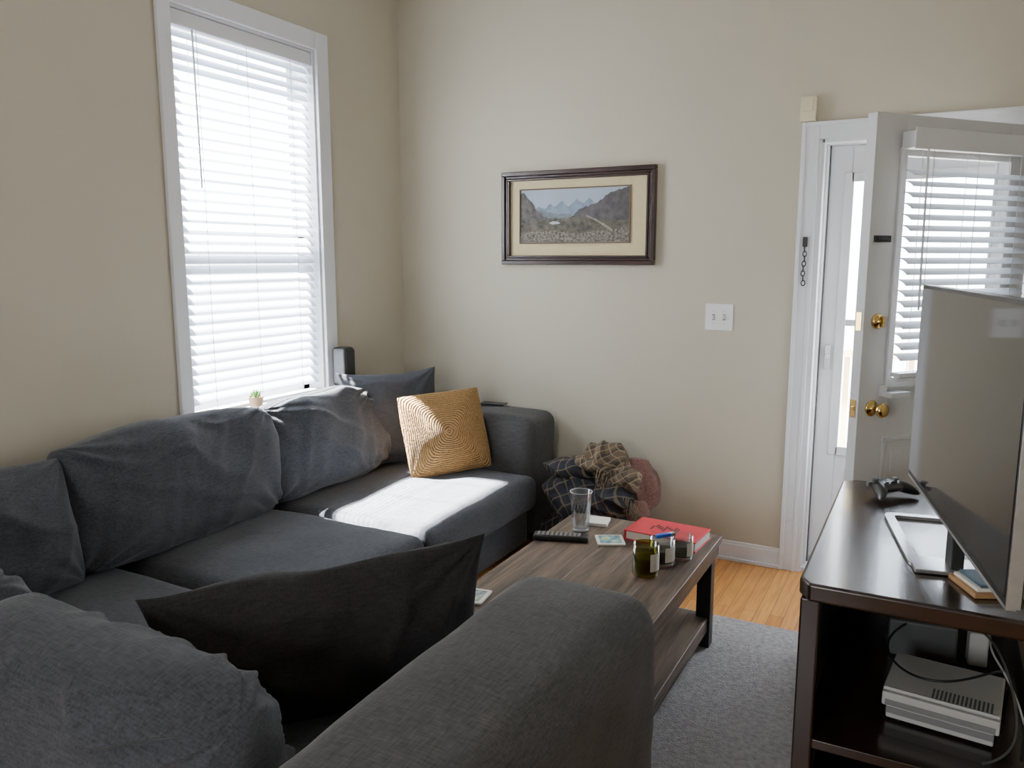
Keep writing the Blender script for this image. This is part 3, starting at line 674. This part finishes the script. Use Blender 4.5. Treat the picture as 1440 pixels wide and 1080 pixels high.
# ------------------------------------------------------------------ outside porch
po=empty('porch_deck')
boxes('deck_boards',[((1.2+.14*i,.2,-.16),(1.335+.14*i,1.9,-.12)) for i in range(19)],mat('weathered_wood',(.42,.36,.27),.8,.15,15),po)
boxes('porch_railing',[((1.2,1.84,.85),(3.9,1.92,.90)),((1.2,1.86,-.12),(3.9,1.90,.05))]+[((1.25+.13*i,1.865,.05),(1.285+.13*i,1.895,.85)) for i in range(20)],mat('rail_wood',(.55,.45,.28),.8,.15,15),po)

cl=empty('ceiling_lamp',(1.6,-4.3,H))
lathe('lamp_shade',[(0,-.09),(.10,-.085),(.17,-.06),(.20,-.02),(.20,0),(0,0)],mat('opal_glass',(.85,.83,.78),.4),cl)

# ------------------------------------------------------------------ lights
def portal(name,loc,rot,sx,sy):
    l=bpy.data.lights.new(name,'AREA');l.shape='RECTANGLE';l.size=sx;l.size_y=sy;l.cycles.is_portal=True
    o=bpy.data.objects.new(name,l);COL.objects.link(o);o.location=loc;o.rotation_euler=rot
portal('portal_window',(-.17,(WY0+WY1)/2,(WZ0+WZ1)/2),(0,-math.pi/2,0),WZ1-WZ0,WY1-WY0)
portal('portal_door',((DX0+DX1)/2,.18,1.0),(-math.pi/2,0,0),DX1-DX0,2.0)
portal('portal_rear',(1.9,RY-T-.01,1.5),(math.pi/2,0,0),1.0,1.2)  # samples sky through the added rear opening
sl=bpy.data.lights.new('sun','SUN');sl.energy=650;sl.angle=math.radians(1.4);sl.color=(1,.98,.95)
so=bpy.data.objects.new('sun',sl);COL.objects.link(so)
so.rotation_euler=Vector((.86,.11,-1.5)).to_track_quat('-Z','Y').to_euler()
so.location=(-3,-2,5)

w=bpy.data.worlds.new('world');S.world=w;w.use_nodes=True
nt=w.node_tree;bg=nt.nodes['Background']
tc=nt.nodes.new('ShaderNodeTexCoord');sp_=nt.nodes.new('ShaderNodeSeparateXYZ');cr=nt.nodes.new('ShaderNodeValToRGB')
nt.links.new(tc.outputs['Generated'],sp_.inputs[0]);nt.links.new(sp_.outputs[2],cr.inputs[0])
cr.color_ramp.elements[0].position=0;cr.color_ramp.elements[0].color=(.93,.94,.95,1)
cr.color_ramp.elements[1].position=.6;cr.color_ramp.elements[1].color=(.80,.89,1,1)
nt.links.new(cr.outputs[0],bg.inputs[0]);bg.inputs[1].default_value=18.0

# ------------------------------------------------------------------ camera
cam=bpy.data.cameras.new('camera');co=bpy.data.objects.new('camera',cam);COL.objects.link(co)
cam.sensor_width=36;cam.lens=1122/1440*36;cam.clip_start=.02
co.location=(2.81,-3.92,1.5)
yaw=math.radians(27.9);p=math.radians(8.9)
d=Vector((-math.sin(yaw)*math.cos(p),math.cos(yaw)*math.cos(p),-math.sin(p)))
co.rotation_euler=d.to_track_quat('-Z','Y').to_euler()
S.camera=co
